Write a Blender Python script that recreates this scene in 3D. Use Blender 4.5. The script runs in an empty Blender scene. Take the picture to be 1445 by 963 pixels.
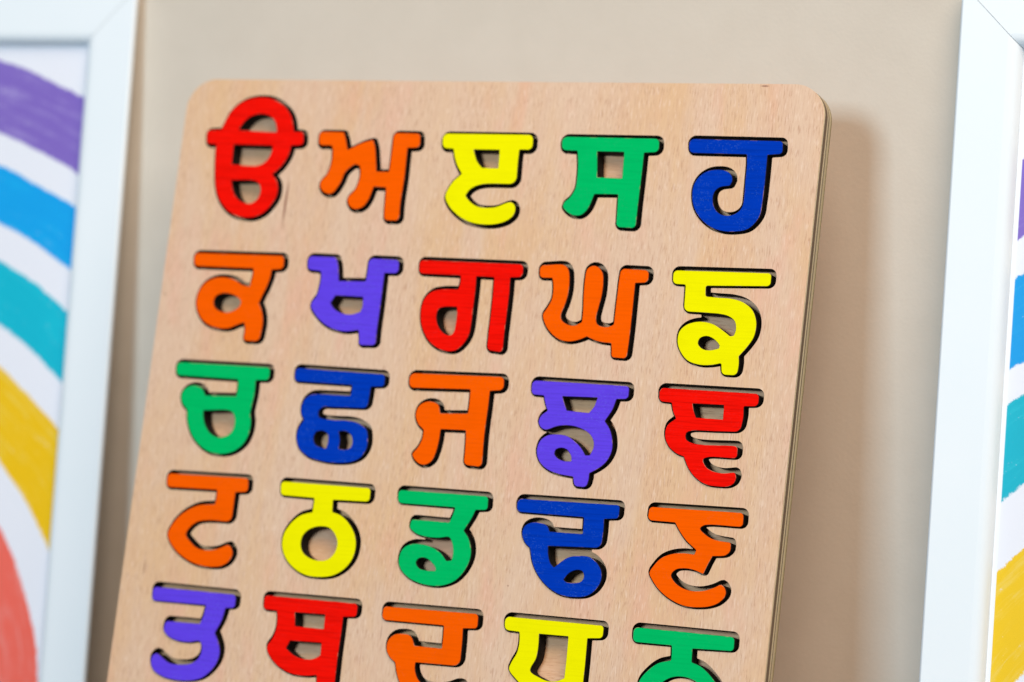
import bpy, bmesh, math, random
import numpy as np
from mathutils import Matrix, Vector
random.seed(7)
C = bpy.context.scene.collection
scene = bpy.context.scene
MM = 0.001

# ---------------------------------------------------------------- camera
YAW, PITCH, ROLL = 0.431506, 0.052969, -0.070125
cam_data = bpy.data.cameras.new('camera')
cam = bpy.data.objects.new('camera', cam_data)
C.objects.link(cam)
f_ = Vector((-math.sin(YAW)*math.cos(PITCH), math.cos(YAW)*math.cos(PITCH), math.sin(PITCH)))
r_ = f_.cross(Vector((0, 0, 1))).normalized()
d_ = f_.cross(r_)
r2 = math.cos(ROLL)*r_ + math.sin(ROLL)*d_
d2 = -math.sin(ROLL)*r_ + math.cos(ROLL)*d_
m = Matrix((r2, -d2, -f_)).transposed().to_4x4()
m.translation = Vector((0.548083, -0.918666, -0.136556))
# the pictures lean against the wall by TILT; everything is laid out square to the pictures and then tipped back with them
TILT = math.radians(5.0)
G = Matrix.Rotation(-TILT, 4, 'X')
cam.matrix_world = G @ m
cam_data.sensor_width = 36.0
cam_data.lens = 112.1461
cam_data.clip_start = 0.05
cam_data.clip_end = 50
cam_data.dof.use_dof = True
cam_data.dof.focus_distance = 0.966
cam_data.dof.aperture_fstop = 7.0
cam_data.dof.aperture_blades = 0
scene.camera = cam

# ---------------------------------------------------------------- room light, lamps, exposure
world = bpy.data.worlds.new('World')
scene.world = world
world.use_nodes = True
bg = world.node_tree.nodes['Background']
bg.inputs[0].default_value = (1.0, 0.50, 0.24, 1)
bg.inputs[1].default_value = 0.07

def area(name, loc, target, size, power, col, sy=None):
    l = bpy.data.lights.new(name, 'AREA')
    l.shape = 'RECTANGLE'; l.size = size; l.size_y = sy or size
    l.energy = power; l.color = col
    o = bpy.data.objects.new(name, l); C.objects.link(o)
    M = (Vector(target)-Vector(loc)).to_track_quat('-Z', 'Y').to_matrix().to_4x4(); M.translation = Vector(loc)
    o.matrix_world = G @ M
    return o
# daylight from a window to the upper left, warm room light from above and in front
area('window_light', (-0.04, -2.0, 0.16), (0.12, 0.0, -0.10), 0.42, 23.5, (0.60, 0.83, 1.0))
area('room_light', (0.90, -1.10, 1.20), (0.12, 0.0, -0.10), 1.3, 38, (1.0, 0.85, 0.71))

scene.view_settings.view_transform = 'Standard'
scene.view_settings.look = 'None'
scene.view_settings.exposure = 0.05
scene.view_settings.gamma = 1.0
scene.render.engine = 'CYCLES'

# ---------------------------------------------------------------- helpers
def s2l(r, g, b):
    return tuple(((c/255/12.92) if c/255 <= 0.04045 else ((c/255+0.055)/1.055)**2.4) for c in (r, g, b))+(1,)

class NT:
    """small wrapper for building node trees"""
    def __init__(s, name, rough=0.5, spec=0.5):
        s.mat = bpy.data.materials.new(name); s.mat.use_nodes = True
        s.t = s.mat.node_tree; s.b = s.t.nodes['Principled BSDF']
        s.b.inputs['Roughness'].default_value = rough
        s.b.inputs['Specular IOR Level'].default_value = spec
        s.tc = s.t.nodes.new('ShaderNodeTexCoord')
    def n(s, k, **kw):
        x = s.t.nodes.new(k)
        for a, v in kw.items(): setattr(x, a, v)
        return x
    def link(s, a, b): s.t.links.new(a, b)
    def put(s, v, sock):
        if hasattr(v, 'is_linked') or isinstance(v, bpy.types.NodeSocket): s.link(v, sock)
        else: sock.default_value = v
    def math(s, op, a, b=0.0, c=None):
        x = s.n('ShaderNodeMath', operation=op)
        s.put(a, x.inputs[0]); s.put(b, x.inputs[1])
        if c is not None: s.put(c, x.inputs[2])
        return x.outputs[0]
    def mapping(s, scale=(1, 1, 1), loc=(0, 0, 0), src='Object'):
        x = s.n('ShaderNodeMapping'); x.inputs['Scale'].default_value = scale; x.inputs['Location'].default_value = loc
        s.link(s.tc.outputs[src], x.inputs[0]); return x.outputs[0]
    def noise(s, vec, scale=1.0, detail=2.0, rough=0.5, dist=0.0):
        x = s.n('ShaderNodeTexNoise'); s.link(vec, x.inputs['Vector'])
        x.inputs['Scale'].default_value = scale; x.inputs['Detail'].default_value = detail
        x.inputs['Roughness'].default_value = rough; x.inputs['Distortion'].default_value = dist
        return x.outputs[0]
    def ramp(s, v, lo, hi, a=0.0, b=1.0, smooth=True):
        x = s.n('ShaderNodeMapRange'); x.interpolation_type = 'SMOOTHSTEP' if smooth else 'LINEAR'
        s.put(v, x.inputs[0]); x.inputs[1].default_value = lo; x.inputs[2].default_value = hi
        x.inputs[3].default_value = a; x.inputs[4].default_value = b
        return x.outputs[0]
    def mix(s, fac, a, b, mode='MIX'):
        x = s.n('ShaderNodeMix', data_type='RGBA', blend_type=mode)
        s.put(fac, x.inputs[0]); s.put(a, x.inputs[6]); s.put(b, x.inputs[7])
        return x.outputs[2]
    def color(s, c): s.put(c, s.b.inputs['Base Color'])
    def bump(s, h, strength=0.3, dist=0.0002):
        x = s.n('ShaderNodeBump'); x.inputs['Strength'].default_value = strength; x.inputs['Distance'].default_value = dist
        s.link(h, x.inputs['Height']); s.link(x.outputs[0], s.b.inputs['Normal'])
    def xyz(s, vec=None):
        x = s.n('ShaderNodeSeparateXYZ'); s.link(vec if vec is not None else s.tc.outputs['Object'], x.inputs[0]); return x.outputs

def beech(name, horizontal=False, tone=1.0, marks=(), warm=False):
    N = NT(name, 0.55, 0.3)
    def sc(a, b): return (b, a, 40) if horizontal else (a, b, 40)
    big = N.noise(N.mapping(sc(38, 9)), 1, 4, 0.6, 0.8)
    mid = N.noise(N.mapping(sc(130, 9), (3.1, 1.7, 0)), 1, 4, 0.6, 0.4)
    fine = N.noise(N.mapping(sc(1700, 130), (0.7, 2.2, 0)), 1, 3, 0.6, 0.3)
    fleck = N.noise(N.mapping(sc(3000, 260), (5.7, 0.2, 0)), 1, 2, 0.5, 0.2)
    fleckvar = N.noise(N.mapping(sc(90, 40), (1.7, 4.2, 0)), 1, 2, 0.5)
    c = N.mix(N.ramp(big, 0.36, 0.64), s2l(218*tone, 180*tone, 140*tone), s2l(218*tone, 187*tone, 160*tone))
    c = N.mix(N.ramp(mid, 0.40, 0.75, 0, 0.40), c, s2l(214*tone, 172*tone, 142*tone))
    pink = N.noise(N.mapping(sc(70, 22), (9, 3, 0)), 1, 3, 0.6)
    c = N.mix(N.ramp(pink, 0.50, 0.72, 0, 0.42), c, s2l(226*tone, 168*tone, 144*tone))
    c = N.mix(N.ramp(fine, 0.40, 0.75, 0, 0.30), c, s2l(192*tone, 148*tone, 122*tone))
    fl = N.math('MULTIPLY', N.ramp(fleck, 0.54, 0.68), N.ramp(fleckvar, 0.35, 0.6, 0.2, 0.50))
    c = N.mix(fl, c, s2l(170*tone, 120*tone, 92*tone))
    light = N.noise(N.mapping(sc(1700, 260), (2.2, 7.2, 0)), 1, 2, 0.5)
    c = N.mix(N.ramp(light, 0.55, 0.72, 0, 0.35), c, s2l(240*tone, 216*tone, 196*tone))
    if warm: c = N.mix(1.0, c, (1.0, 0.84, 0.70, 1), 'MULTIPLY')
    o = N.xyz()
    for (mx, my, w, h, ang, st) in marks:         # little cracks and specks in the veneer
        dx = N.math('SUBTRACT', o[0], mx*MM); dy = N.math('SUBTRACT', o[1], my*MM)
        dx = N.math('ADD', dx, N.math('MULTIPLY', dy, -ang))
        q = N.math('SQRT', N.math('ADD', N.math('POWER', N.math('ABSOLUTE', N.math('DIVIDE', dx, w*MM)), 2), N.math('POWER', N.math('ABSOLUTE', N.math('DIVIDE', dy, h*MM)), 2)))
        c = N.mix(N.ramp(q, 0.4, 1.1, st, 0), c, s2l(120, 60, 42))
    N.color(c)
    N.bump(N.math('SUBTRACT', fine, N.math('MULTIPLY', fl, 0.7)), 0.35, 0.00012)
    return N.mat

def paint(name, rgb, speck=0.0, seed=0, streak=0.35):
    N = NT(name, 0.6, 0.0)
    st = N.noise(N.mapping((60, 1500, 60), (seed, seed*2, 0)), 1, 3, 0.6)
    cl = N.noise(N.mapping((90, 130, 60), (seed*3, 1, 0)), 1, 3, 0.5)
    base = s2l(*rgb); dark = tuple(v*0.66 for v in base[:3])+(1,)
    c = N.mix(N.ramp(st, 0.42, 0.72, 0, streak), base, dark)
    c = N.mix(N.ramp(cl, 0.45, 0.75, 0, 0.12), c, dark)
    if speck:
        v = N.n('ShaderNodeTexVoronoi'); v.inputs['Scale'].default_value = 1
        N.link(N.mapping((2500, 3100, 400), (seed, 0.3, 0)), v.inputs['Vector'])
        patch = N.noise(N.mapping((70, 120, 60), (seed*2, 5, 0)), 1, 2, 0.6)
        keep = N.math('MULTIPLY', N.ramp(v.outputs['Distance'], 0.10, 0.34, 1, 0), N.ramp(patch, 0.40, 0.62))
        wn = N.n('ShaderNodeSeparateColor'); N.link(v.outputs['Color'], wn.inputs[0])
        keep = N.math('MULTIPLY', keep, N.ramp(wn.outputs[0], 0.45, 0.7))
        pale = (base[0]*0.6+0.10, base[1]*0.6+0.22, min(1, base[2]*0.7+0.26), 1)
        c = N.mix(N.math('MULTIPLY', keep, speck), c, pale)
    N.color(c)
    N.bump(st, 0.25, 0.00008)
    return N.mat

def char_mat():
    N = NT('charred_cut_edge', 0.75, 0.2)
    s = N.noise(N.mapping((400, 400, 900)), 1, 3, 0.6)
    N.color(N.mix(N.ramp(s, 0.4, 0.8), (0.003, 0.0025, 0.0025, 1), (0.014, 0.009, 0.007, 1)))
    return N.mat

def worn_edge(name, rgb):
    N = NT(name, 0.6, 0.25)
    s = N.noise(N.mapping((260, 260, 100)), 1, 3, 0.65)
    N.color(N.mix(N.ramp(s, 0.50, 0.66, 0, 0.75), tuple(v*0.5 for v in s2l(*rgb)[:3])+(1,), s2l(190, 150, 122)))
    return N.mat

def ply_edge():
    N = NT('plywood_edge', 0.6, 0.25)
    z = N.xyz()[2]
    g = N.noise(N.mapping((300, 40, 2500)), 1, 3, 0.6)
    cream, dark, olive = s2l(212, 196, 160), s2l(92, 74, 57), s2l(158, 142, 98)
    rp = N.n('ShaderNodeValToRGB'); rp.color_ramp.interpolation = 'LINEAR'
    N.link(N.ramp(z, -0.0078, 0.0, 0, 1, False), rp.inputs[0])
    els = [(0.0, s2l(140, 126, 92)), (0.09, olive), (0.12, s2l(200, 186, 146)), (0.33, cream), (0.36, dark), (0.41, dark), (0.44, cream), (0.56, s2l(220, 204, 168)), (0.59, dark), (0.84, s2l(118, 96, 74)), (0.86, s2l(150, 138, 118)), (0.885, s2l(236, 220, 186)), (1.0, s2l(236, 214, 172))]
    e = rp.color_ramp.elements
    while len(e) < len(els): e.new(0.5)
    for k, (p, col) in enumerate(els): e[k].position = p; e[k].color = col
    N.color(N.mix(N.ramp(g, 0.35, 0.75, 0, 0.5), rp.outputs[0], s2l(132, 108, 78)))
    return N.mat

def wall_mat():
    N = NT('wall_paint', 0.8, 0.2)
    g = N.noise(N.mapping((60, 60, 60)), 1, 4, 0.6)
    N.color(N.mix(N.ramp(g, 0.3, 0.7), (0.63, 0.565, 0.48, 1), (0.65, 0.585, 0.50, 1)))
    f = N.noise(N.mapping((900, 900, 900)), 1, 3, 0.6)
    N.bump(f, 0.25, 0.0003)
    return N.mat

def frame_mat():
    N = NT('white_lacquer', 0.5, 0.2)
    g = N.noise(N.mapping((20, 20, 20)), 1, 3, 0.5)
    N.color(N.mix(N.ramp(g, 0.3, 0.7), (0.82, 0.90, 0.95, 1), (0.84, 0.91, 0.96, 1)))
    f = N.noise(N.mapping((300, 300, 300)), 1, 3, 0.6)
    N.bump(f, 0.06, 0.0002)
    return N.mat

def print_mat(name, cx, cz, bands, edge_x, seed):
    """watercolour rainbow printed on white paper: arcs about (cx, cz), mm, in the picture's own plane"""
    N = NT(name, 0.55, 0.3)
    o = N.xyz()
    X = N.math('MULTIPLY', o[0], 1000.0); Z = N.math('MULTIPLY', o[2], 1000.0)
    wob = N.noise(N.mapping((45, 45, 45), (seed, 0, 0)), 1, 2, 0.5)
    rag = N.noise(N.mapping((900, 900, 900), (seed, 2, 0)), 1, 4, 0.75)
    dx = N.math('SUBTRACT', X, cx); dz = N.math('SUBTRACT', Z, cz)
    d = N.math('SQRT', N.math('ADD', N.math('MULTIPLY', dx, dx), N.math('MULTIPLY', dz, dz)))
    d = N.math('ADD', d, N.math('MULTIPLY', N.math('SUBTRACT', wob, 0.5), 3.0))
    ang = N.math('ARCTAN2', dz, dx)
    # polar coordinates so that brush strokes follow the arcs
    pol = N.n('ShaderNodeCombineXYZ')
    N.link(N.math('MULTIPLY', d, 0.5), pol.inputs[0]); N.link(N.math('MULTIPLY', ang, 6.0), pol.inputs[1]); pol.inputs[2].default_value = seed
    brush = N.noise(pol.outputs[0], 1.0, 4, 0.6, 0.5)
    cloud = N.noise(N.mapping((70, 70, 70), (seed+4, 0, 0)), 1, 4, 0.6)
    dr = N.math('ADD', d, N.math('MULTIPLY', N.math('SUBTRACT', rag, 0.5), 2.6))
    c = s2l(244, 245, 255)
    for (ro, ri, col, pale) in bands:
        inside = N.math('MULTIPLY', N.ramp(dr, ro-0.35, ro+0.35, 1, 0), N.ramp(dr, ri-0.5, ri+0.5, 0, 1))
        wash = N.mix(N.ramp(N.math('ADD', N.math('MULTIPLY', brush, 0.6), N.math('MULTIPLY', cloud, 0.4)), 0.47, 0.66, 0, 0.55), s2l(*col), s2l(*pale))
        dry = N.ramp(N.math('ADD', N.math('MULTIPLY', rag, 0.6), N.math('MULTIPLY', brush, 0.4)), 0.60, 0.68, 0, 0.55)
        wash = N.mix(dry, wash, s2l(244, 245, 255))
        c = N.mix(inside, c, wash)
    if edge_x is not None:
        c = N.mix(N.ramp(X, edge_x-0.12, edge_x+0.12, 1, 0), c, s2l(248, 250, 255))
    N.color(c)
    return N.mat

def glass_mat():
    mt = bpy.data.materials.new('acrylic_pane'); mt.use_nodes = True
    t = mt.node_tree; t.nodes.clear()
    out = t.nodes.new('ShaderNodeOutputMaterial'); tr = t.nodes.new('ShaderNodeBsdfTransparent'); gl = t.nodes.new('ShaderNodeBsdfGlossy')
    gl.inputs['Roughness'].default_value = 0.02; tr.inputs[0].default_value = (0.98, 0.985, 0.985, 1)
    fr = t.nodes.new('ShaderNodeFresnel'); fr.inputs[0].default_value = 1.2
    mx = t.nodes.new('ShaderNodeMixShader'); ge = t.nodes.new('ShaderNodeNewGeometry'); mu = t.nodes.new('ShaderNodeMath'); mu.operation = 'MULTIPLY'
    su = t.nodes.new('ShaderNodeMath'); su.operation = 'SUBTRACT'; su.inputs[0].default_value = 1.0
    t.links.new(ge.outputs['Backfacing'], su.inputs[1]); t.links.new(su.outputs[0], mu.inputs[0]); t.links.new(fr.outputs[0], mu.inputs[1])
    t.links.new(mu.outputs[0], mx.inputs[0]); t.links.new(tr.outputs[0], mx.inputs[1]); t.links.new(gl.outputs[0], mx.inputs[2]); t.links.new(mx.outputs[0], out.inputs[0])
    return mt

def link(name, me, parent=None, mats=()):
    o = bpy.data.objects.new(name, me); C.objects.link(o)
    for mt in mats: me.materials.append(mt)
    if parent: o.parent = parent
    return o

# ---------------------------------------------------------------- 2D outlines
def outline(pts, seg=1.0):
    """(x, y) = smooth point on a curve, (x, y, r) = corner rounded with radius r (mm)"""
    n = len(pts); hard = []
    for i, p in enumerate(pts):
        if len(p) == 2: hard.append((np.array(p, float), False)); continue
        P = np.array(p[:2]); A = np.array(pts[i-1][:2])-P; B = np.array(pts[(i+1) % n][:2])-P
        la, lb = np.linalg.norm(A), np.linalg.norm(B); A /= la; B /= lb
        cosv = float(np.clip(A@B, -1, 1)); half = math.acos(cosv)/2
        if half > 1.5 or p[2] <= 0: hard.append((P, True)); continue
        t = min(p[2]/math.tan(half), la*0.48, lb*0.48); r = t*math.tan(half)
        bis = (A+B)/np.linalg.norm(A+B); ctr = P+bis*(r/math.sin(half))
        s, e = P+A*t, P+B*t
        a0 = math.atan2(*(s-ctr)[::-1]); a1 = math.atan2(*(e-ctr)[::-1])
        da = (a1-a0+math.pi) % (2*math.pi)-math.pi
        k = max(2, int(abs(da)/0.22))
        for j in range(k+1):
            a = a0+da*j/k; hard.append((ctr+r*np.array((math.cos(a), math.sin(a))), True))
    out = []; n = len(hard)
    for i in range(n):
        p1, h1 = hard[i]; p2, h2 = hard[(i+1) % n]
        out.append(p1)
        if h1 and h2: continue
        p0 = p1*2-p2 if h1 else hard[i-1][0]
        p3 = p2*2-p1 if h2 else hard[(i+2) % n][0]
        L = np.linalg.norm(p2-p1); k = max(1, int(L/0.7))
        # centripetal Catmull-Rom
        ts = [0.0]
        for a, b in ((p0, p1), (p1, p2), (p2, p3)): ts.append(ts[-1]+max(1e-4, np.linalg.norm(b-a))**0.5)
        t0, t1, t2, t3 = ts
        for j in range(1, k):
            t = t1+(t2-t1)*j/k
            A1 = (t1-t)/(t1-t0)*p0+(t-t0)/(t1-t0)*p1; A2 = (t2-t)/(t2-t1)*p1+(t-t1)/(t2-t1)*p2; A3 = (t3-t)/(t3-t2)*p2+(t-t2)/(t3-t2)*p3
            B1 = (t2-t)/(t2-t0)*A1+(t-t0)/(t2-t0)*A2; B2 = (t3-t)/(t3-t1)*A2+(t-t1)/(t3-t1)*A3
            out.append((t2-t)/(t2-t1)*B1+(t-t1)/(t2-t1)*B2)
    q = [out[0]]
    for p in out[1:]:
        if np.linalg.norm(p-q[-1]) > 0.03: q.append(p)
    return np.array(q)

def sdf(poly, GX, GY):
    d2 = np.full(GX.shape, 1e9); ins = np.zeros(GX.shape, bool)
    for a, b in zip(poly, np.roll(poly, -1, 0)):
        e = b-a; L2 = e@e
        if L2 < 1e-9: continue
        t = np.clip(((GX-a[0])*e[0]+(GY-a[1])*e[1])/L2, 0, 1)
        d2 = np.minimum(d2, (GX-a[0]-t*e[0])**2+(GY-a[1]-t*e[1])**2)
        if a[1] != b[1]:
            cr = ((a[1] > GY) != (b[1] > GY)) & (GX < (b[0]-a[0])*(GY-a[1])/(b[1]-a[1])+a[0])
            ins ^= cr
    d = np.sqrt(d2); d[ins] *= -1
    return d

def contours(F, xs, ys, lev):
    """marching squares: closed loops of F == lev"""
    G = F-lev; G[G == 0] = 1e-9; ny, nx = G.shape; segs = {}
    def pt(key):
        k, j, i = key
        if k == 0: a, b = G[j, i], G[j, i+1]; t = a/(a-b); return (xs[i]+t*(xs[i+1]-xs[i]), ys[j])
        a, b = G[j, i], G[j+1, i]; t = a/(a-b); return (xs[i], ys[j]+t*(ys[j+1]-ys[j]))
    S = (G < 0).astype(int)
    code = S[:-1, :-1]+2*S[:-1, 1:]+4*S[1:, 1:]+8*S[1:, :-1]
    adj = {}
    for j, i in zip(*np.where((code > 0) & (code < 15))):
        b, r, t, l = (0, j, i), (1, j, i+1), (0, j+1, i), (1, j, i)
        tab = {1: [(l, b)], 2: [(b, r)], 3: [(l, r)], 4: [(r, t)], 5: [(l, t), (b, r)], 6: [(b, t)], 7: [(l, t)], 8: [(t, l)], 9: [(t, b)], 10: [(l, b), (t, r)], 11: [(t, r)], 12: [(r, l)], 13: [(r, b)], 14: [(b, l)]}
        for u, v in tab[code[j, i]]: adj.setdefault(u, []).append(v); adj.setdefault(v, []).append(u)
    loops = []; seen = set()
    for k0 in adj:
        if k0 in seen: continue
        loop = [k0]; seen.add(k0); cur = k0
        while True:
            nx_ = [q for q in adj[cur] if q not in seen]
            if not nx_: break
            cur = nx_[0]; seen.add(cur); loop.append(cur)
        if len(loop) > 12: loops.append(np.array([pt(k) for k in loop]))
    return loops

def thin(poly, tol=0.012):
    """drop nearly collinear points"""
    keep = [0]; n = len(poly); i = 0
    while i < n-1:
        j = min(i+2, n-1)
        while j < n-1:
            a, b = poly[i], poly[j]; e = b-a; L = np.linalg.norm(e)
            if L > 2.5: break
            q = poly[i+1:j]-a
            if L < 1e-6 or np.abs(e[0]*q[:, 1]-e[1]*q[:, 0]).max()/L > tol: break
            j += 1
        i = max(i+1, j-1) if j < n-1 else j
        keep.append(i)
    return poly[sorted(set(k for k in keep if k < n))]

def plate(name, loops, z0, z1, bevel=0.0):
    """a flat plate (mm) with holes, between heights z0 and z1, as a mesh; even-odd fill"""
    cu = bpy.data.curves.new(name, 'CURVE'); cu.dimensions = '2D'; cu.fill_mode = 'BOTH'
    cu.extrude = (z1-z0)/2*MM-bevel*MM; cu.bevel_depth = bevel*MM; cu.bevel_resolution = 0; cu.offset = -bevel*MM
    for lp in loops:
        sp = cu.splines.new('POLY'); sp.points.add(len(lp)-1); sp.use_cyclic_u = True
        for k, (x, y) in enumerate(lp): sp.points[k].co = (x*MM, y*MM, 0, 1)
    o = bpy.data.objects.new('tmp', cu); C.objects.link(o)
    dg = bpy.context.evaluated_depsgraph_get(); dg.update()
    me = bpy.data.meshes.new_from_object(o.evaluated_get(dg))
    me.name = name
    bpy.data.objects.remove(o); bpy.data.curves.remove(cu)
    me.materials.clear()
    me.transform(Matrix.Translation((0, 0, (z0+z1)/2*MM)))
    return me

def poly_area(p):
    return 0.5*np.sum(p[:, 0]*np.roll(p[:, 1], -1)-np.roll(p[:, 0], -1)*p[:, 1])

# ---------------------------------------------------------------- the wall
bm = bmesh.new()
bmesh.ops.create_cube(bm, size=1)
me = bpy.data.meshes.new('wall'); bm.to_mesh(me); bm.free()
wall = link('wall', me, None, [wall_mat()])
wall.scale = (3.6, 0.10, 2.6); wall.location = (0.1, (G @ Vector((0, 0.0348, 0.0354))).y+0.0505, 0.1)
me.transform(Matrix.Diagonal((3.6, 0.10, 2.6, 1))); wall.scale = (1, 1, 1)
wall['kind'] = 'structure'; wall['label'] = 'beige painted wall behind the board and the frames'

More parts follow.
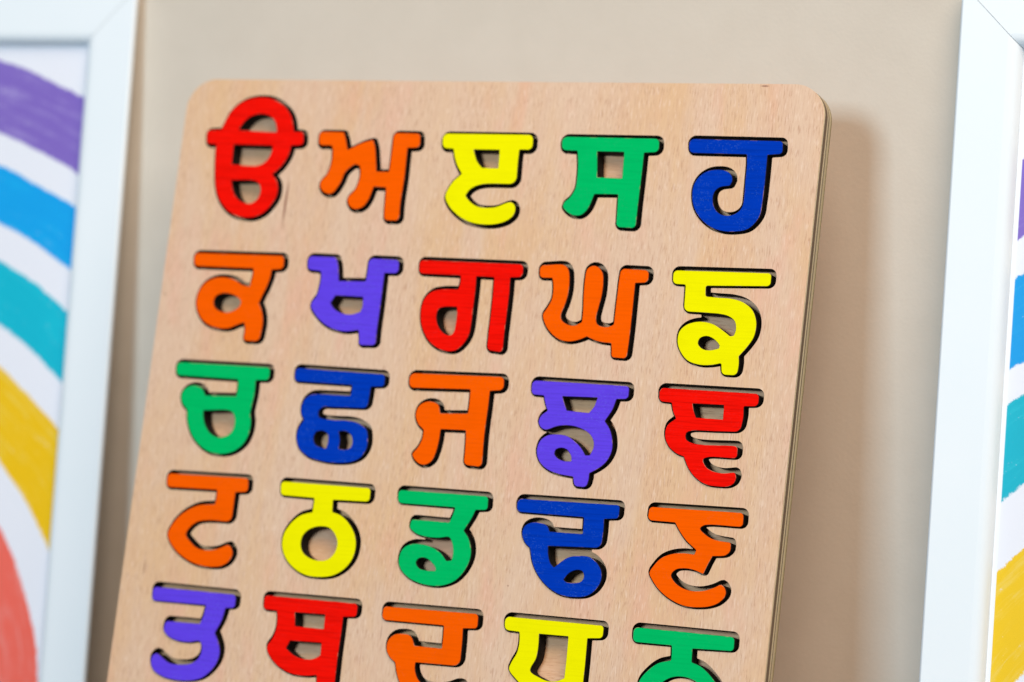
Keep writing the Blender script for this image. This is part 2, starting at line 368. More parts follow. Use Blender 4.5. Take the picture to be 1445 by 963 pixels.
# ---------------------------------------------------------------- the letters (outlines in mm, x right, y up, about each letter's middle)
LETTERS = [
 dict(c=(27.94,26.64), col='red',
  o=[(-18.58,8.95,1.32),(-13.15,9.18,0.2),(-12.13,11.72),(-10.67,15.02),(-8.01,17.83),(-4.37,19.73),(-0.01,20.43),(3.93,20.12),(8.05,18.5),(11.17,16.03),(13.1,13.06),(13.94,10.32),(14.31,8.98,0.2),(17.95,8.88,1.27),(18.59,4.51,1.27),(14.01,4.24,0.25),(13.78,2.09),(13.01,-0.16),(11.46,-2.68),(9.79,-4.45),(8.31,-5.63,0.31),(10.38,-7.68),(11.18,-10.14),(10.97,-13.13),(9.32,-16.14),(6.94,-18.68),(3.84,-20.1),(0.56,-20.44),(-2.85,-19.93),(-6.13,-18.52),(-9.01,-16.09),(-11.14,-13.14),(-12.51,-9.66),(-13.29,-5.67),(-13.95,-0.65),(-14.36,4.22,0.31),(-17.98,4.32,1.42)],
  h=[[(-6.58,9.13,0.15),(-5.34,11.31),(-3.41,13.35),(-0.8,14.53),(1.94,14.77),(4.84,13.95),(6.76,12.22),(7.61,10.23),(7.9,8.63,0.15)],[(-7.63,4.23,0.15),(7.02,4.12,0.15),(7.03,2.22),(6.33,0.22),(4.94,-1.56),(2.61,-2.7),(-0.41,-2.91),(-7.38,-2.54,0.15)],[(-6.78,-7.94,0.15),(0.88,-7.78),(3.3,-8.42),(4.73,-10.53),(4.64,-12.53),(3.56,-14.54),(1.23,-15.64),(-1.32,-15.31),(-3.76,-13.87),(-5.52,-11.51)]]),
 dict(c=(70.4,32.07), col='orange',
  o=[(-18.72,14.5,1.42),(-9.63,14.43,0.81),(-8.58,12.07),(-7.43,8.53,0.2),(-4.41,10.06),(-1.62,11.29),(1.49,12.13,0.71),(2.59,9.29),(3.41,5.37),(4.16,1.56,0.2),(8.7,1.55,0.2),(8.76,4.98),(8.75,8.9),(8.71,14.55,1.42),(18.25,14.45,1.27),(18.73,9.81,1.27),(14.25,9.59,0.25),(14.39,5.09),(14.51,-0.77),(14.26,-8.58),(14.56,-14.51,1.27),(9.14,-14.55,2.29),(8.84,-11.64),(8.62,-7.74),(8.37,-3.69,0.25),(3.86,-3.54,0.25),(3.23,-5.91),(2.47,-8.13),(0.9,-10.27),(-1.39,-11.16),(-3.64,-10.48),(-5.03,-8.31),(-4.7,-6.83),(-2.83,-4.82),(-1.87,-2.1),(-1.59,0.86),(-2.15,3.3,0.71),(-3.78,3.76),(-5.52,2.75),(-7.4,0.74),(-8.12,-1.74),(-9.39,-4.23),(-10.76,-5.98),(-12.33,-6.36),(-14.64,-5.43),(-15.91,-3.39),(-15.57,-2),(-13.81,0.12),(-12.88,3.1),(-12.66,6.07),(-13.03,9.03),(-13.48,9.91,0.41),(-18.21,9.84,1.42)],
  h=[]),
 dict(c=(112.82,32.29), col='yellow',
  o=[(-16.18,14.81,1.78),(15.89,14.81,1.78),(16.17,9.85,1.53),(11.64,9.87,0.31),(11.66,5.83),(11.97,-1.37,2.29),(0.75,-1.61),(-2.26,-2.4),(-4.17,-3.65),(-5.38,-5.52,0.51),(-3.69,-7.26),(-0.88,-8.88),(2.29,-9.28),(5.86,-8.95),(9.04,-7.68),(10.79,-7.25),(12.18,-8.08),(12.72,-9.5),(12.36,-11.43),(10.53,-13.15),(7.6,-14.33),(4.05,-14.81),(-0.11,-14.63),(-4.41,-13.54),(-8.37,-11.23),(-11.07,-8.65),(-12.47,-6.02),(-11.98,-3.83),(-10.28,-0.88),(-7.64,1.59,0.2),(-9.37,3.98),(-10.8,6.87),(-11.61,9.77,0.31),(-15.52,9.95,1.78)],
  h=[[(-4.38,9.65,0.15),(4.71,9.66,0.15),(4.97,3.68,0.15),(-0.74,3.76,0.15),(-2.54,5.56),(-3.57,7.48)]]),
 dict(c=(155.38,32.41), col='green',
  o=[(-16.82,14.45,1.78),(16.5,14.39,1.53),(16.82,10.05,1.53),(11.9,9.77,0.31),(11.96,3.91),(11.96,-2.22),(11.93,-9.28),(12.06,-14.45,1.42),(5.38,-14.25,2.29),(5.22,-11.34),(4.79,-3.8,0.41),(-3.3,-3.89,0.41),(-4,-6.37),(-4.96,-8.76),(-6.74,-10.61),(-8.95,-11),(-11.59,-10.11),(-13.62,-8.03),(-13.27,-6.83),(-11.46,-5.12),(-10.06,-2.24),(-9.88,1.58),(-10.1,5.38),(-10.82,9.9,0.41),(-16.27,10.05,1.78)],
  h=[[(-4.01,9.88,0.15),(5.12,9.85,0.15),(5.45,1.42,0.15),(-2.98,1.58,0.15)]]),
 dict(c=(197.46,32.48), col='blue',
  o=[(-15.6,14.52,1.53),(15.29,14.26,1.12),(15.59,10.22,1.12),(10.75,9.81,0.25),(10.83,5.73),(10.88,0.16),(10.78,-5.4),(10.48,-9.11),(8.89,-11.92),(6.69,-13.74),(2.94,-14.53),(-0.92,-14.5),(-4.92,-13.45),(-8.6,-10.99),(-11.17,-7.8),(-12.43,-4.09),(-12.38,-0.35),(-10.91,2.49),(-7.96,4.42),(-4.13,4.87),(-1.64,4.32),(-0.17,2.95),(0.16,1.32),(-0.4,-0.09,0.51),(-3.49,-0.62),(-5.05,-1.82),(-5.63,-3.93),(-4.97,-6.71),(-3.55,-8.54),(-1.5,-9.51),(1.38,-9.34),(3.41,-8.13),(4.43,-6.48),(4.59,-3.69),(4.43,2.81),(4.39,6.53),(4.01,9.88,0.41),(-15.07,10.01,1.78)],
  h=[]),
 dict(c=(28.03,73.79), col='orange',
  o=[(-17.15,14.31,1.53),(16.77,14.37,1.42),(17.15,9.96,1.42),(12.82,9.62,0.41),(12.59,6.76),(11.77,3.78),(10.57,0.79),(9.72,-1.6,0.41),(11.13,-4.1),(12.08,-7.49),(12.08,-10.43),(11.74,-14.36,1.78),(5.7,-14.37,1.27),(5.86,-10.68),(5.33,-8.25,0.61),(2.46,-9.35),(-0.14,-10.44),(-3.43,-10.67),(-7.44,-9.85),(-10.8,-7.91),(-13.17,-4.54),(-13.85,-1.59),(-13.16,1.91),(-11.31,4.45),(-8.21,6.05),(-4.37,6.43),(-0.38,5.72),(2.62,4.2),(5.46,3.66,0.51),(5.8,5.79),(6.06,7.77),(5.97,9.79,0.41),(-16.46,9.85,1.53)],
  h=[[(-7.2,-2.33),(-6.95,-0.35),(-4.93,0.96),(-1.89,1.07),(1.01,0.19),(2.91,-1.36),(2.6,-2.95),(0.88,-4.39),(-1.49,-5.22),(-4.3,-4.94),(-6.42,-3.79)]]),
 dict(c=(70.35,73.52), col='violet',
  o=[(-16.78,14.28,1.53),(-6.42,14.11,1.12),(-5.38,11.7),(-4.35,6.38,0.25),(5.41,6.62,0.41),(5.56,10.12),(5.51,14.24,1.63),(16.42,14.1,1.42),(16.78,9.62,1.42),(11.75,9.59,0.25),(11.77,4.52),(11.82,-2.24),(11.7,-8.98),(11.9,-14.12,1.22),(5.92,-14.28,2.29),(5.78,-12.12),(5.13,-9.4,0.41),(0.41,-10.03),(-3.39,-9.6),(-7.37,-8.07),(-11.01,-5.3),(-13.34,-2.22),(-13.02,-0.75),(-11.69,1.25),(-11.1,4.68),(-10.99,7.61),(-11.41,9.41,0.41),(-16.29,9.78,1.53)],
  h=[[(-6.35,-0.99,0.2),(-4.89,1.59,0.2),(5.18,1.48,0.2),(5.41,-2),(4.82,-3.47,0.41),(1.75,-4.41),(-1.49,-4.2),(-4.63,-2.86)]]),
 dict(c=(112.48,73.83), col='red',
  o=[(-18.38,14.58,1.27),(18.2,14.31,1.42),(18.39,10.15,1.42),(14.18,9.91,0.25),(14.44,5.17),(14.48,-0.99),(14.45,-8.55),(14.58,-14.21,1.12),(9.08,-13.6,1.63),(8.98,-7.83),(8.95,0.22),(8.76,5.92),(8.56,9.81,0.2),(2.36,9.89,0.2),(2.56,5.7),(2.55,-0.02),(2.53,-5.73),(2.21,-9.06),(0.56,-12.22),(-1.75,-14.21),(-4.8,-14.58),(-8.58,-13.56),(-12.04,-11.09),(-14.7,-6.9),(-15.65,-2.63),(-15.09,1.71),(-12.59,4.44),(-9.05,5.28),(-3.36,5.48,0.51),(-3.03,7.65),(-3.14,9.99,0.41),(-17.93,10.16,1.42)],
  h=[[(-3.21,-0.24,0.2),(-2.92,-1.66),(-2.82,-5.47),(-3.28,-8.58),(-4.46,-9.48),(-6.89,-8.73),(-9.16,-6.2),(-10.03,-2.89),(-9.25,-0.95),(-6.74,-0.28)]]),
 dict(c=(154.97,73.64), col='orange',
  o=[(-18.65,14.02,1.42),(-10.29,14.29),(-8.69,12.83),(-7.87,9.09),(-7.84,4.85),(-8.61,1.06),(-9.39,-1.55),(-8.98,-3.17),(-6.91,-4.5),(-4.37,-4.77),(-2.01,-3.6,0.41),(-2.1,-0.09),(-2.61,5.98),(-2.7,10.68),(-2.37,13.27),(-0.76,14.41),(1.27,14.1),(3,12.28),(3.59,9.48),(3.61,5.27),(3.08,1.51),(2.62,-2.01),(3.1,-3.86),(5.1,-4.72),(7.32,-4.63),(8.81,-3.87,0.41),(8.78,0.79),(8.79,6.39),(8.8,10.36),(9.01,13.88,1.42),(18.42,13.72,1.42),(18.65,9.77,1.42),(14.35,9.48,0.25),(14.43,4.73),(14.52,-0.85),(14.57,-7.35),(14.44,-14.4,1.22),(9.25,-14.26,2.29),(9.1,-12.22),(8.7,-9.82,0.41),(5.21,-9.6),(2.65,-9.01),(0.29,-8.08,0.41),(-1.83,-9.06),(-5.22,-9.91),(-8.78,-9.49),(-12.05,-7.52),(-14.42,-4.8),(-15.56,-1.79),(-14.54,0.13),(-13.17,3.25),(-13.15,7.02),(-13.78,10.02,0.51),(-18.27,9.91,1.42)],
  h=[]),
 dict(c=(197.66,75.64), col='yellow',
  o=[(-16.12,15.9,1.42),(16,16.05,1.12),(16.13,11.93,1.27),(-4.85,11.37,0.61),(-4.56,8.06,0.61),(-0.38,7.85),(3.96,7.68),(7.91,6.68),(11.02,4.51),(12.51,1.83),(12.96,-0.9),(12.47,-4.11),(10.88,-6.91),(8.39,-10.12,0.31),(8.66,-12.48),(8.49,-16.04,1.53),(3.42,-16,1.53),(2.93,-12.51,0.41),(-0.35,-13.21),(-4.19,-13.29),(-8.2,-12.1),(-10.96,-9.23),(-12.1,-6.52),(-11.9,-3.29),(-9.97,-1.14),(-6.71,0.01),(-3.34,0.05),(-0.35,-0.75),(2.22,-2.25),(4.82,-3.97,0.25),(5.99,-3.74,0.41),(6.42,-2.08),(5.82,0.65),(3.63,2.16),(0.69,2.74),(-3.67,2.94),(-11.2,3.11,1.93),(-11.36,7.35),(-11.56,11.51,0.51),(-15.86,11.59,1.53)],
  h=[[(-5.35,-6.69),(-4.91,-5.07),(-2.83,-4.29),(-0.33,-5.1),(1.72,-7.08),(1.67,-7.86,0.31),(-0.89,-8.57),(-3.56,-8.36)]],
  x=[(-4.84,2.61),(-4.38,0.7),(4.82,-3.97),(5.96,-3.47),(5.14,1.53),(0.71,2.51)]),
 dict(c=(27.6,111.1), col='green',
  o=[(-17.68,14.75,1.53),(17.44,14.63,1.27),(17.68,10.42,1.27),(12.8,10.19,0.41),(12.97,5.43),(12.61,2.01),(12.32,-0.43,0.31),(13.1,-3.79),(12.87,-7.67),(11.21,-11.15),(7.77,-13.76),(2.98,-14.76),(-1.53,-14.05),(-5.78,-11.61),(-8.78,-8.37),(-10.72,-4.07),(-11.21,-0.91,0.41),(-13.44,1.18),(-14.22,4.08),(-12.74,6.37),(-9.82,7.34),(-7.23,6.78),(-5.92,5.47),(-5.22,4.19,0.31),(6.37,4.52,0.31),(6.46,7.54),(6.19,10.07,0.41),(-17.21,10.34,1.73)],
  h=[[(-5.13,-0.75,0.2),(4.92,-0.43),(6.49,-1.71),(7.13,-4.1),(6.71,-6.79),(4.79,-8.6),(1.59,-9.26),(-1.33,-8.2),(-3.65,-5.65),(-4.82,-2.78)]]),
 dict(c=(70.73,111.28), col='blue',
  o=[(-16.41,14.99,1.27),(16.23,14.43,1.27),(16.41,10.48,1.12),(11.7,10.25,0.41),(11.59,7.28),(11.37,3.21,1.63),(-0.8,2.92),(-4.51,2.73),(-5.92,1.36),(-5.53,-0.54),(-3.69,-1.06),(0.33,-1.19),(5.64,-1.15),(9.46,-1.99),(12.08,-3.66),(13,-6.47),(12.94,-9.8),(11.25,-12.75),(8.05,-14.36),(2.84,-14.99),(-2.52,-14.73),(-7.49,-13.59),(-11.07,-11.16),(-12.62,-7.88),(-12.51,-4.99),(-10.83,-1.78,0.31),(-12.1,0.32),(-12.29,2.72),(-11.31,5.18),(-9.1,6.64),(-6.18,6.88),(4.75,6.94,0.31),(4.97,8.39),(4.89,10.4,0.41),(-16.1,10.65,1.42)],
  h=[[(-6.5,-7.54),(-5.98,-5.6),(-3.67,-4.9),(-1.56,-5.84),(-1.06,-8.2),(-1.41,-10.61,0.25),(-3.7,-10.26),(-5.69,-9.42)],[(2.28,-4.77,0.2),(4.53,-4.55),(6.8,-5.62),(7.74,-7.71),(7.29,-9.74),(5.39,-10.56),(3.09,-10.45,0.2),(3.09,-7.49)]]),
 dict(c=(112.32,110.4), col='orange',
  o=[(-16.69,14.38,1.78),(16.44,14.66,1.53),(16.69,10.44,1.53),(12.06,9.98,0.31),(12.11,5.76),(12.03,0.59),(12.01,-5.03),(12.46,-14.25,1.42),(6.04,-13.88,2.29),(5.99,-10.51),(5.73,-5.84),(5.39,-2.95,0.41),(-3.39,-3.05,0.41),(-3.46,-6.35),(-3.98,-10.14),(-5.1,-13.26),(-7.24,-14.65),(-9.34,-14.45),(-11.65,-12.7),(-12.23,-11.55),(-10.78,-9.58),(-9.47,-6.68),(-9.26,-3.65,0.41),(-11.62,-1.6),(-12.78,1.18),(-12.1,3.82),(-9.97,5.35),(-7.41,5.57),(-5.21,4.64),(-4.18,2,0.41),(5.39,2.41,0.41),(5.44,5.89),(5.24,10.12,0.41),(-16.3,9.64,1.78)],
  h=[]),
 dict(c=(154.96,112.57), col='violet',
  o=[(-16.52,16.29,1.53),(16.38,15.92,1.12),(16.53,11.87,1.27),(12.62,11.67,0.41),(11.65,8.31),(9.55,4.6,0.31),(11.41,2.31),(12.68,-0.84),(12.98,-4.5),(11.67,-7.79),(9.48,-9.98),(6.36,-11.86,0.31),(6.38,-13.6),(5.93,-16.29,1.42),(1.76,-16.18,1.53),(1.09,-13.23,0.41),(-4.05,-12.62),(-8.21,-11.25),(-11.02,-8.87),(-12.15,-5.93),(-11.54,-2.88),(-9.29,-0.9),(-6.11,-0.35),(-2.58,-0.67),(0.63,-2.43),(2.86,-4.38),(4.34,-6.37,0.25),(5.82,-6.29,0.31),(6.76,-3.93),(6.47,-1.65),(4.72,0.56),(1.56,2.01),(-2,2.65),(-5.94,2.3),(-10.02,0.92),(-11.6,1.53),(-12.69,3.33),(-12.08,5.22),(-10.04,6.96,0.31),(-11.05,9),(-11.9,11.66,0.41),(-16.19,11.77,1.42)],
  h=[[(-5.64,11.69,0.15),(6.28,11.82,0.15),(5.41,8.91),(3.93,6.89,0.2),(-3.58,7.29,0.2),(-4.59,9.33)],[(-6.07,-6.51),(-5.75,-5.1),(-4.09,-4.45),(-2.04,-4.89),(-0.27,-7.1),(-0.1,-8.47,0.25),(-2.07,-8.58),(-4.38,-8.03)]],
  x=[(-8.86,0.84),(-7.54,-0.11),(4.56,-6.13),(6.25,-5.8),(5.98,-1.67),(2.58,1.83),(-1.95,2.28)]),
 dict(c=(197.6,111.28), col='red',
  o=[(-16.31,14.64,1.42),(16.25,14.41,1.27),(16.31,10.52,1.42),(11.74,10.29,0.41),(11.97,7.04),(11.55,2.41,2.14),(3.39,2.15),(-4.25,1.87),(-5.84,1.1),(-5.77,-0.71),(-3.57,-1.86),(11.24,-1.94,1.12),(11.43,-5.72,1.12),(1.94,-5.95),(0.59,-6.71),(1.8,-8.9),(4.33,-10.1),(7.23,-10.47),(11.35,-9.96,1.02),(11.85,-11.45),(11.35,-13.28),(9.58,-14.42),(6.28,-14.63),(2.43,-14.28),(-1.13,-12.46),(-3.85,-9.68),(-5.81,-6.17,0.31),(-8.21,-5.4),(-11.11,-3.29),(-12.69,-0.18),(-12.35,3.03),(-9.77,5.36,0.31),(-10.94,7.44),(-11.75,10.19,0.41),(-15.9,10.4,1.42)],
  h=[[(-4.9,10.27,0.15),(5.31,10.33,0.15),(5.49,5.89,0.15),(-3.29,6.02,0.15),(-4.25,8.02)]]),
 dict(c=(27.56,147.87), col='orange',
  o=[(-15.39,14.59,1.42),(14.99,14.81,1.27),(15.39,10.32,1.27),(10.82,9.89,0.31),(10.83,6.28),(10.81,0.27,1.93),(2.18,0.18),(-1.56,-0.55),(-4.03,-2.4),(-5.3,-4.9),(-3.29,-7.17),(-0.23,-9.13),(3.12,-9.47),(6.86,-8.87),(9.41,-7.74),(10.97,-7.25),(12.36,-8.49),(12.81,-10.37),(11.79,-12.6),(9.31,-14.21),(5.58,-14.81),(1.16,-14.55),(-3.45,-13.2),(-7.68,-10.85),(-10.6,-8.15),(-12.14,-5.36),(-11.62,-3.39),(-9.4,0.15),(-5.98,3.03),(-1.85,4.89),(3.93,5.6,0.41),(4.09,7.78),(4.03,10.29,0.41),(-14.85,10.09,1.42)],
  h=[]),
 dict(c=(70.86,148.18), col='yellow',
  o=[(-16.29,14.88,1.27),(16.19,14.58,1.27),(16.3,10.15,1.27),(3.3,9.99,0.31),(3.59,6.12,0.31),(6.9,5.16),(9.85,2.99),(12.43,-0.38),(13.42,-3.6),(12.97,-7.87),(10.84,-11.31),(7,-13.93),(2.38,-14.88),(-2.95,-14.66),(-7.77,-12.64),(-11.17,-9.57),(-12.94,-5.89),(-12.81,-2.08),(-10.91,1.38),(-7.84,4.2),(-3.52,5.66,0.31),(-3.49,8.04),(-3.48,10.14,0.41),(-15.83,10.36,1.42)],
  h=[[(-6.23,-4.96),(-5.85,-2.09),(-3.52,0.21),(0.05,1.25),(3.28,0.9),(5.71,-1.3),(6.73,-3.59),(6.22,-6.69),(4.17,-8.96),(1.1,-9.65),(-2.16,-9.17),(-5.06,-7.48)]]),
 dict(c=(112.68,148.2), col='green',
  o=[(-15.85,14.73,1.27),(15.62,14.49,1.27),(15.84,10.19,1.02),(11.81,9.93,0.41),(10.67,7.07),(8.54,3.22,0.31),(10.46,1.03),(11.85,-2.58),(11.69,-6.29),(9.91,-10.11),(7.23,-12.84),(3.36,-14.42),(-0.69,-14.73),(-5.41,-14.01),(-9.52,-12.22),(-12.24,-9.39),(-12.73,-6.62),(-11.73,-3.75),(-9.1,-2.17),(-5.52,-1.92),(-1.83,-2.6),(1.47,-4.23),(3.84,-6.61,0.25),(5.59,-6.35,0.41),(5.77,-3.93),(5.15,-1.19),(3.86,0.81),(0.32,0.43),(-4.31,0.49),(-8.04,1.4),(-10.24,3.13),(-10.03,5.71,1.02),(3.23,5.47,0.41),(4.09,7.8),(4.72,10.31,0.41),(-15.52,10.52,1.63)],
  h=[[(-6.67,-7.82),(-5.92,-6.51),(-3.92,-6.09),(-1.74,-7.01),(0.4,-9.18),(0.36,-10.01,0.25),(-2.35,-10.07),(-5.24,-9.58)]],
  x=[(-4.24,0.03),(-3.46,-1.22),(4.25,-5.89),(5.2,-5.36),(4.17,0.37)]),
 dict(c=(155.53,148.22), col='blue',
  o=[(-17.25,14.53,1.53),(17.17,14.6,1.02),(17.25,10.42,1.12),(12.5,10.01,0.25),(12.7,6.48),(12.64,1.02,2.14),(-5.14,0.47,0.31),(-4.67,-2.47),(-3.61,-4.91),(-2.33,-6.05,0.41),(-0.02,-3.97),(2.26,-2.44),(5.63,-1.84),(9.09,-1.96),(11.74,-3.59),(13.53,-6.18),(13.76,-8.88),(12.29,-11.93),(9.6,-13.94),(5.76,-14.59),(1.29,-14.34),(-2.88,-12.61),(-6.75,-9.47),(-9.5,-5.56),(-11.14,-0.54,0.41),(-13.1,1.07),(-14.35,3.74),(-13.75,6.08),(-11.41,7.39),(-8.43,7.45),(-6.08,6.59),(-5.22,4.95,0.41),(5.96,4.93,0.41),(5.85,7.39),(5.71,10.12,0.41),(-17.11,10.38,1.63)],
  h=[[(1.28,-9.57,0.25),(2.88,-7.4),(5.2,-6.24),(7.19,-6.41),(8.02,-7.94),(7.34,-9.58),(5.69,-10.15),(2.25,-10.18)]],
  x=[(-4.19,-0.38),(-2.08,-5.26),(2.17,-1.76),(7.98,-0.99),(7.88,-0.13)]),
 dict(c=(197.77,148.13), col='orange',
  o=[(-15.38,14.67,1.27),(15.29,14.75,1.27),(15.45,10.47,1.12),(2.94,10.08),(1.87,9.02),(3.21,7.77),(5.75,6.37),(8.66,5.81),(12.24,5.52,0.71),(12.29,3.02),(11.04,1.59),(6.84,0.99,0.2),(5.71,-1.46),(4.5,-4.59,0.31),(1.2,-3.57),(-1.69,-3.33),(-4.49,-3.9),(-5.82,-5.65),(-4.54,-7.57),(-1.96,-9.17),(1.46,-9.9),(5.22,-9.53),(8.41,-8.4),(10.65,-7.35),(12.25,-9.01),(12.22,-10.78),(10.35,-12.93),(7.65,-14.15),(3.93,-14.75),(-0.36,-14.64),(-4.83,-13.19),(-8.97,-10.59),(-11.73,-7.65),(-12.95,-5.5),(-11.78,-3.16),(-9.67,-0.76),(-6.48,0.72),(-2.72,1.3),(0.89,1.11,0.25),(1.35,2.48,0.41),(-2.21,5.15),(-4.69,7.91),(-6.42,10.36,0.51),(-15.45,10.49,1.42)],
  h=[],
  x=[(0.55,2.74),(0.77,1.68),(1.27,1.54),(1.45,2.44)]),
 dict(c=(28.32,185.18), col='violet',
  o=[(-15.53,14.66,1.27),(15.43,14.2,1.42),(15.54,9.93,1.12),(12.16,9.67,0.41),(11.39,5.81),(9.46,1.38,0.31),(11.12,-1.33),(12.16,-4.57),(11.59,-7.93),(9.61,-10.93),(6.71,-13.31),(2,-14.57),(-3.46,-14.66),(-7.98,-13.86),(-11.27,-12.23),(-12.63,-9.96),(-12.53,-7.8),(-11.04,-6.72),(-8.94,-7.74),(-5.93,-9.4),(-2.04,-9.69),(2.22,-8.95),(4.66,-7.08),(5.41,-4.89),(5.2,-2.77),(4.26,-1.65),(0.63,-2.19),(-3.78,-2.07),(-7.84,-0.73),(-9.5,1.05),(-9.29,3.94,1.27),(3.51,3.9,0.41),(4.36,6.21),(4.96,10.07,0.41),(-15.32,10.2,1.27)],
  h=[]),
 dict(c=(70.85,185.54), col='red',
  o=[(-16.81,15.24,1.12),(16.74,15.15,1.27),(16.81,10.96,1.12),(12.15,10.6,0.25),(12.18,4.9),(12.07,-1.63),(12.19,-9.05),(12.34,-15.16,1.27),(6.17,-15.24,2.29),(5.89,-11.92),(5.49,-8.42,0.41),(2.1,-8.99),(-2.13,-8.98),(-6.54,-7.86),(-10.64,-5.39),(-13.23,-2.32),(-13.47,-0.69),(-11.97,1.78),(-11.1,4.91),(-11.16,8.21),(-11.68,10.62,0.41),(-16.67,10.71,1.42)],
  h=[[(-5.12,10.66,0.15),(5.65,10.84,0.15),(5.85,6.17,0.15),(-4.48,6.29,0.15)],[(-6.66,-0.93,0.2),(-5.55,1.6,0.2),(5.64,1.81,0.2),(5.84,-2.14,0.51),(3.41,-3.51),(-0.26,-3.73),(-3.55,-2.92)]]),
 dict(c=(113.34,184.98), col='orange',
  o=[(-16.61,14.5,1.27),(16.38,14.51,1.27),(16.63,9.95,1.12),(11.72,9.65,0.25),(11.97,5.91),(12.18,-2.08,2.14),(-3.22,-2.14,0.41),(-3.11,-4.06),(-2.29,-6.29),(-0.6,-8.2),(2.07,-9.12),(5.65,-9.26),(9.57,-8.24),(11.48,-7.39),(13.51,-7.44),(14.46,-8.95),(13.96,-10.82),(12.18,-12.57),(8.33,-14.05),(3.32,-14.5),(-1.4,-13.54),(-5.25,-11.59),(-7.65,-9.04),(-9.21,-5.96),(-10.18,-2.72,0.41),(-12.35,-1.15),(-13.69,1.05),(-13.57,3.84),(-11.78,5.83),(-8.77,6.45),(-6.15,6.06),(-5.04,4.76),(-4.19,3.03,0.31),(5.28,2.89,0.31),(5.28,5.83),(5.07,10.04,0.41),(-16.63,10.18,1.53)],
  h=[]),
 dict(c=(155.39,184.18), col='yellow',
  o=[(-16.64,13.73,1.53),(16.55,13.48,1.12),(16.64,9.58,1.27),(11.63,9.17,0.31),(11.77,4.91),(11.9,-0.02),(11.93,-4.19),(12.22,-13.52,1.42),(6.54,-13.72,2.29),(6.43,-11.72),(6.3,-9.93,0.41),(1.96,-10.54),(-2.56,-9.82),(-6.76,-7.93),(-10.6,-5.1),(-13.19,-2.38),(-12.72,-0.29),(-11.15,3.01),(-10.82,6.22),(-11.12,9.29,0.41),(-16.29,9.51,1.63)],
  h=[[(-4.51,9.23,0.15),(5.25,9.24,0.15),(5.45,2.58),(5.49,-3.49,0.25),(3.17,-4.59),(0.25,-4.84),(-2.82,-3.98),(-6.01,-2.22),(-4.54,1.75),(-4.27,5.39)]]),
 dict(c=(198.11,183.76), col='green',
  o=[(-16.44,13.39,1.42),(16.28,13.03,1.27),(16.44,8.76,1.12),(3.29,8.43,0.31),(3.52,4.37,0.31),(6.48,3.38),(9.56,1.21),(12.24,-1.64),(13.53,-4.61),(13.46,-8.13),(11.39,-10.51),(9.48,-10.24),(8.53,-8.13),(8.46,-5.49),(6.65,-2.13),(3.64,-0.62),(-0.2,-0.28),(-3.41,-1.23),(-6.01,-3.45),(-7.14,-5.98),(-6.59,-8.59),(-4.72,-10.2),(-4.04,-11.91),(-5.77,-13.39),(-8.71,-12.77),(-11.16,-10.33),(-12.53,-6.9),(-12.76,-3.05),(-10.75,0.15),(-7.27,3.11),(-3.13,4.39,0.31),(-3.22,6.34),(-3.46,8.81,0.41),(-16.22,8.84,1.53)],
  h=[]),
]

# gap left free above each letter where it has slid down in its recess, wider in the lower rows
SLIDE = [-0.1, -0.1, -0.15, 0.1, 0.3,  0.15, 0.25, 0.25, 0.35, 0.5,  0.25, 0.5, 0.2, 0.45, 0.7,  0.35, 0.45, 0.6, 0.65, 0.6,  0.8, 0.6, 0.65, 0.55, 0.65]
LABELS = [
 'red letter with domed loop over a crossbar, left end of the top row',
 'orange letter with two short hooks beside a stem, second in the top row',
 'bright yellow letter curling into an open tail, middle of the top row',
 'green letter with a square opening and two feet, fourth in the top row',
 'dark blue letter with a curled hook under its bar, right end of the top row',
 'orange letter with a round loop and short leg, left end of the second row',
 'violet letter with a split top and a half-round bowl, second in the second row',
 'red letter, loop and straight stem under one bar, middle of the second row',
 'orange letter like three upright prongs joined below, fourth in the second row',
 'yellow letter with a big curve and a small loop, right end of the second row',
 'green letter with a knob and a wide round bowl, left end of the third row',
 'dark blue letter with two small holes in its bowl, second in the third row',
 'orange letter with a knobbed hook and a straight stem, middle of the third row',
 'violet letter with a wedge opening above a loop, fourth in the third row',
 'red letter with three stacked arms opening right, right end of the third row',
 'orange letter with one open curve below its bar, left end of the fourth row',
 'yellow letter of a full ring hanging from a bar, second in the fourth row',
 'green letter with a short arm above a loop, middle of the fourth row',
 'dark blue letter with a knob and a curled inner loop, fourth in the fourth row',
 'orange letter with a zigzag waist and open bowl, right end of the fourth row',
 'violet letter shaped like a backward hook, left end of the bottom visible row',
 'red letter with two openings one above another, second in the bottom visible row',
 'orange letter with a knob and a cut-off bowl, middle of the bottom visible row',
 'yellow letter with one tall opening between its stems, fourth in the bottom visible row',
 'green letter with an arch under its bar, right end of the bottom visible row',
]
RGB = dict(red=(240, 18, 8), orange=(243, 92, 2), yellow=(236, 232, 4), green=(2, 182, 98), blue=(3, 56, 178), violet=(96, 66, 226))
PAINT = {k: paint('paint_'+k, v, {'blue': 0.8, 'violet': 0.8, 'green': 0.4, 'red': 0.12, 'orange': 0.15, 'yellow': 0.0}[k], i*3.3, {'red': 0.75, 'blue': 0.6, 'yellow': 0.15, 'violet': 0.5, 'orange': 0.25, 'green': 0.25}.get(k, 0.4)) for i, (k, v) in enumerate(RGB.items())}
WORN = {k: worn_edge('worn_rim_'+k, v) for k, v in RGB.items()}
CHAR = char_mat()

LEAN = 0.118166
ca, sa = math.cos(LEAN), math.sin(LEAN)
BR = Matrix(((1, 0, 0, 0), (0, sa, -ca, 0), (0, ca, sa, 0), (0, 0, 0, 1)))   # board frame: x right, y up the face, z out of the face

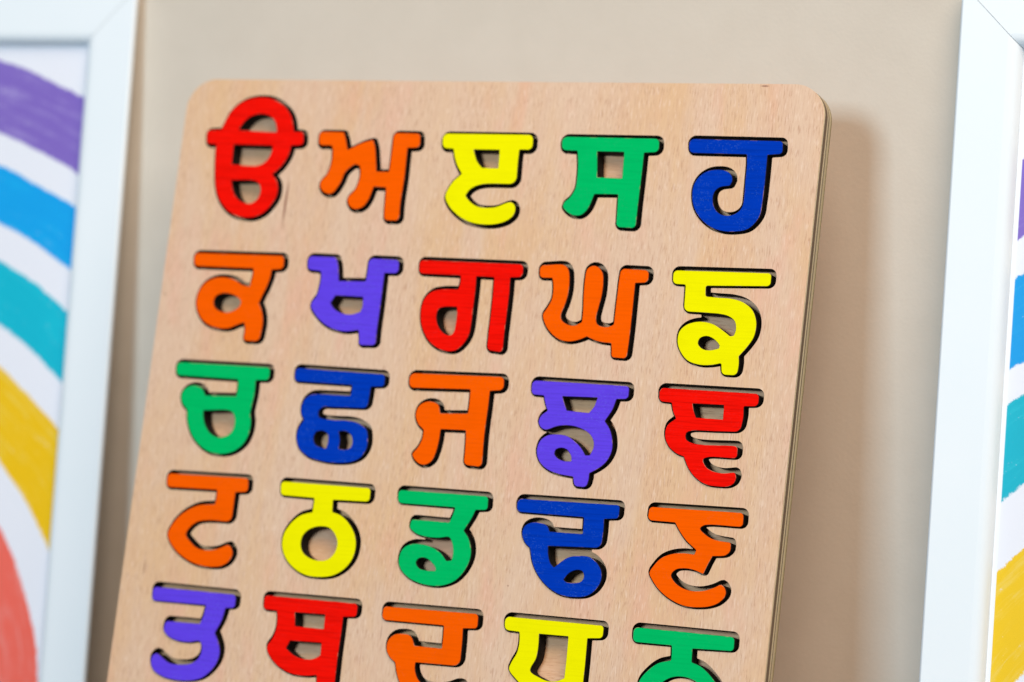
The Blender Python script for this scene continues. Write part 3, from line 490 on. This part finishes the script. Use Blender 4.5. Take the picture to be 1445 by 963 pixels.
W, HT = 225.0, 300.0
PLY, BACK, PROUD = 5.2, 2.6, 0.6
hole_loops = []
for n, L in enumerate(LETTERS):
    loops = [outline(L['o'])]+[outline(h) for h in L['h']]
    me = plate('letter_piece', loops, -PLY+0.03, PROUD, 0.11)
    piece = link('letter_piece', me, None, [PAINT[L['col']], CHAR, WORN[L['col']]])
    for p in me.polygons:
        nz = p.normal.z
        p.material_index = 0 if nz > 0.95 else (2 if nz > 0.3 else 1)
    # a hair of play: every piece sits at its own slight tilt in the hole
    jit = Matrix.Rotation(random.uniform(-0.004, 0.004), 4, 'Z')
    piece.matrix_world = G @ BR @ Matrix.Translation((L['c'][0]*MM, -L['c'][1]*MM, 0)) @ jit
    piece['label'] = LABELS[n]; piece['category'] = 'wooden letter'; piece['group'] = 'painted letters set in the board'
    # the recess: the outer outline swollen by the saw gap and moved up
    o = loops[0]; x0, y0 = o.min(0)-3; x1, y1 = o.max(0)+3
    st = 0.16; xs = np.arange(x0, x1, st); ys = np.arange(y0, y1, st)
    GX, GY = np.meshgrid(xs, ys)
    F = sdf(o, GX, GY)
    if 'x' in L: F = np.minimum(F, sdf(outline(L['x']), GX, GY))
    # closing then opening by a hair rounds the cutter's corners
    lp = contours(F, xs, ys, max(1.03, SLIDE[n]+0.3))
    lp.sort(key=lambda q: -abs(poly_area(q)))
    q = thin(lp[0])
    hole_loops.append(q+np.array((L['c'][0]+0.45, -L['c'][1]+SLIDE[n]-0.06)))

# ---------------------------------------------------------------- the board
def rounded_rect(w, h, r, k=14):
    out = []
    for cx, cy, a0 in ((w-r, -r, 90), (r, -r, 180), (r, -h+r, 270), (w-r, -h+r, 0)):
        for j in range(k+1):
            a = math.radians(a0+(90*j/k if True else 0))
            out.append((cx+r*math.cos(a), cy+r*math.sin(a)))
    # order: go round counter-clockwise starting top right
    c = [(w-r, -r, 0), (r, -r, 90), (r, -h+r, 180), (w-r, -h+r, 270)]
    out = []
    for cx, cy, a0 in c:
        for j in range(k+1):
            a = math.radians(a0+90*j/k); out.append((cx+r*math.cos(a), cy+r*math.sin(a)))
    return np.array(out)

board = bpy.data.objects.new('puzzle_board', None); C.objects.link(board)
board.empty_display_size = 0.05
board.matrix_world = G @ BR @ Matrix.Translation((W/2*MM, -HT*MM, 0))
board['label'] = 'light beech plywood board with rounded corners and cut recesses holding the letters'
board['category'] = 'puzzle board'
rim = rounded_rect(W, HT, 10.5)
FACE = beech('beech_face', marks=((42.4, -41.5, 0.42, 9.0, 0.02, 0.95), (8.1, -164.3, 0.35, 3.2, 0.05, 0.55), (96.8, -178.8, 0.25, 3.0, 0.03, 0.4), (138.3, -160.9, 0.25, 0.28, 0, 0.8), (195.6, -23.9, 0.22, 0.3, 0, 0.6), (1.6, -73.6, 0.5, 0.5, 0, 0.6), (204.8, -0.7, 1.6, 0.35, 0, 0.7), (61.0, -93.0, 0.18, 3.5, 0.02, 0.35)))
EDGE = ply_edge()
me = plate('face_panel', [rim]+hole_loops, -PLY, 0, 0.0)
face = link('face_panel', me, board, [FACE, EDGE, CHAR])
for p in me.polygons:
    c = p.center
    if abs(p.normal.z) > 0.5: p.material_index = 0
    else:
        near = min(c.x, W*MM-c.x, -c.y, HT*MM+c.y)
        cornerish = (min(c.x, W*MM-c.x) < 0.0106 and min(-c.y, HT*MM+c.y) < 0.0106)
        p.material_index = 1 if (near < 0.0004 or cornerish) else 2
rim2 = rounded_rect(W-0.16, HT-0.16, 10.4)+np.array((0.08, -0.08))
me = plate('backing_panel', [rim2], -PLY-BACK, -PLY-0.004, 0.0)
back = link('backing_panel', me, board, [beech('beech_backing', horizontal=True, tone=1.04, warm=True), EDGE])
for p in me.polygons: p.material_index = 0 if abs(p.normal.z) > 0.5 else 1
inv = Matrix.Translation((-W/2*MM, HT*MM, 0))
for o in (face, back): o.matrix_local = inv

# ---------------------------------------------------------------- the picture frames
LACQ = frame_mat(); GLASS = glass_mat()
PROFILE = [(3.0, -5.6), (0.5, -2.2), (0, -1.0), (0.25, -0.3), (0.9, 0), (15.8, 0), (16.9, -0.12), (17.9, -0.5), (18.8, -1.2), (19.5, -2.2), (20.0, -3.4), (20.3, -4.4), (20.3, -5.6)]
def frame_bar(parent, p0, p1, inward, name='frame_bar'):
    """one mitred moulding from outer corner p0 to outer corner p1 (x, z in mm)"""
    p0 = np.array(p0, float); p1 = np.array(p1, float); d = (p1-p0)/np.linalg.norm(p1-p0); iw = np.array(inward, float)
    bm = bmesh.new(); ra = []; rb = []
    g = 0.10
    for s, h in PROFILE:
        a = p0+d*(s+g)+iw*s; b = p1-d*(s+g)+iw*s
        ra.append(bm.verts.new((a[0]*MM, -h*MM, a[1]*MM))); rb.append(bm.verts.new((b[0]*MM, -h*MM, b[1]*MM)))
    n = len(ra)
    for i in range(n):
        bm.faces.new((ra[i], ra[(i+1) % n], rb[(i+1) % n], rb[i]))
    bm.faces.new(ra[::-1]); bm.faces.new(rb)
    bmesh.ops.recalc_face_normals(bm, faces=bm.faces)
    for e in bm.edges: e.smooth = not (len(e.link_faces) == 2 and e.calc_face_angle() > 0.9)
    for f in bm.faces: f.smooth = len(f.verts) == 4 and abs(f.normal.y) < 0.999
    me = bpy.data.meshes.new(name); bm.to_mesh(me); bm.free()
    o = link(name, me, parent, [LACQ])
    return o

def boxmesh(name, x0, x1, y0, y1, z0, z1):
    bm = bmesh.new(); bmesh.ops.create_cube(bm, size=1)
    for v in bm.verts: v.co = ((x0+x1)/2*MM+v.co.x*(x1-x0)*MM, (y0+y1)/2*MM+v.co.y*(y1-y0)*MM, (z0+z1)/2*MM+v.co.z*(z1-z0)*MM)
    me = bpy.data.meshes.new(name); bm.to_mesh(me); bm.free(); return me

def picture_frame(x0, x1, z0, z1, label, bands, centre, edge_x, seed):
    root = bpy.data.objects.new('picture_frame', None); C.objects.link(root)
    ox, oz = (x0+x1)/2, z0
    root.matrix_world = G @ Matrix.Translation((ox*MM, 0.029, oz*MM)); root['label'] = label; root['category'] = 'picture frame'
    root['group'] = 'white framed rainbow pictures on the wall'
    a, b, c, d = (x0-ox, z0-oz), (x0-ox, z1-oz), (x1-ox, z1-oz), (x1-ox, z0-oz)
    frame_bar(root, a, b, (1, 0)); frame_bar(root, b, c, (0, -1)); frame_bar(root, c, d, (-1, 0)); frame_bar(root, d, a, (0, 1))
    i = 16.0
    pr = link('art_print', boxmesh('art_print', a[0]+i, d[0]-i, 3.95, 4.25, a[1]+i, b[1]-i), root, [print_mat('rainbow_print', centre[0]-ox, centre[1]-oz, bands, None if edge_x is None else edge_x-ox, seed)])
    link('glass_pane', boxmesh('glass_pane', a[0]+i, d[0]-i, 3.2, 3.9, a[1]+i, b[1]-i), root, [GLASS])
    link('back_board', boxmesh('back_board', a[0]+i-1, d[0]-i+1, 4.27, 5.5, a[1]+i-1, b[1]-i+1), root, [NTB])
    return root

N_ = NT('brown_fibreboard', 0.8, 0.2); g_ = N_.noise(N_.mapping((200, 200, 200)), 1, 3, 0.6)
N_.color(N_.mix(N_.ramp(g_, 0.3, 0.7), s2l(120, 88, 60), s2l(140, 104, 72))); NTB = N_.mat
PUR, PURP = (134, 108, 200), (176, 160, 224)
picture_frame(-290.2, -41.7, -300.0, 36.4, 'white picture frame left of the board with a blurred rainbow print',
  [(234.5, 210.1, PUR, PURP), (199.5, 180.8, (0, 168, 242), (10, 184, 248)), (169.0, 149.1, (0, 190, 216), (16, 204, 226)), (136.8, 111.7, (250, 200, 0), (248, 216, 90)), (97.6, 60, (250, 110, 94), (248, 158, 152))],
  (-161, -215), None, 3.0)
picture_frame(256.6, 504.4, -300.0, 36.4, 'white picture frame at the right edge with a corner joint and rainbow print',
  [(274, 252.0, PUR, PURP), (241.7, 218.1, (0, 160, 235), (40, 180, 240)), (209.7, 187.1, (0, 184, 208), (40, 200, 218)), (172.1, 145.4, (248, 204, 0), (246, 218, 110)), (134, 111, (250, 110, 94), (248, 158, 152))],
  (406, -260), 278.2, 8.0)
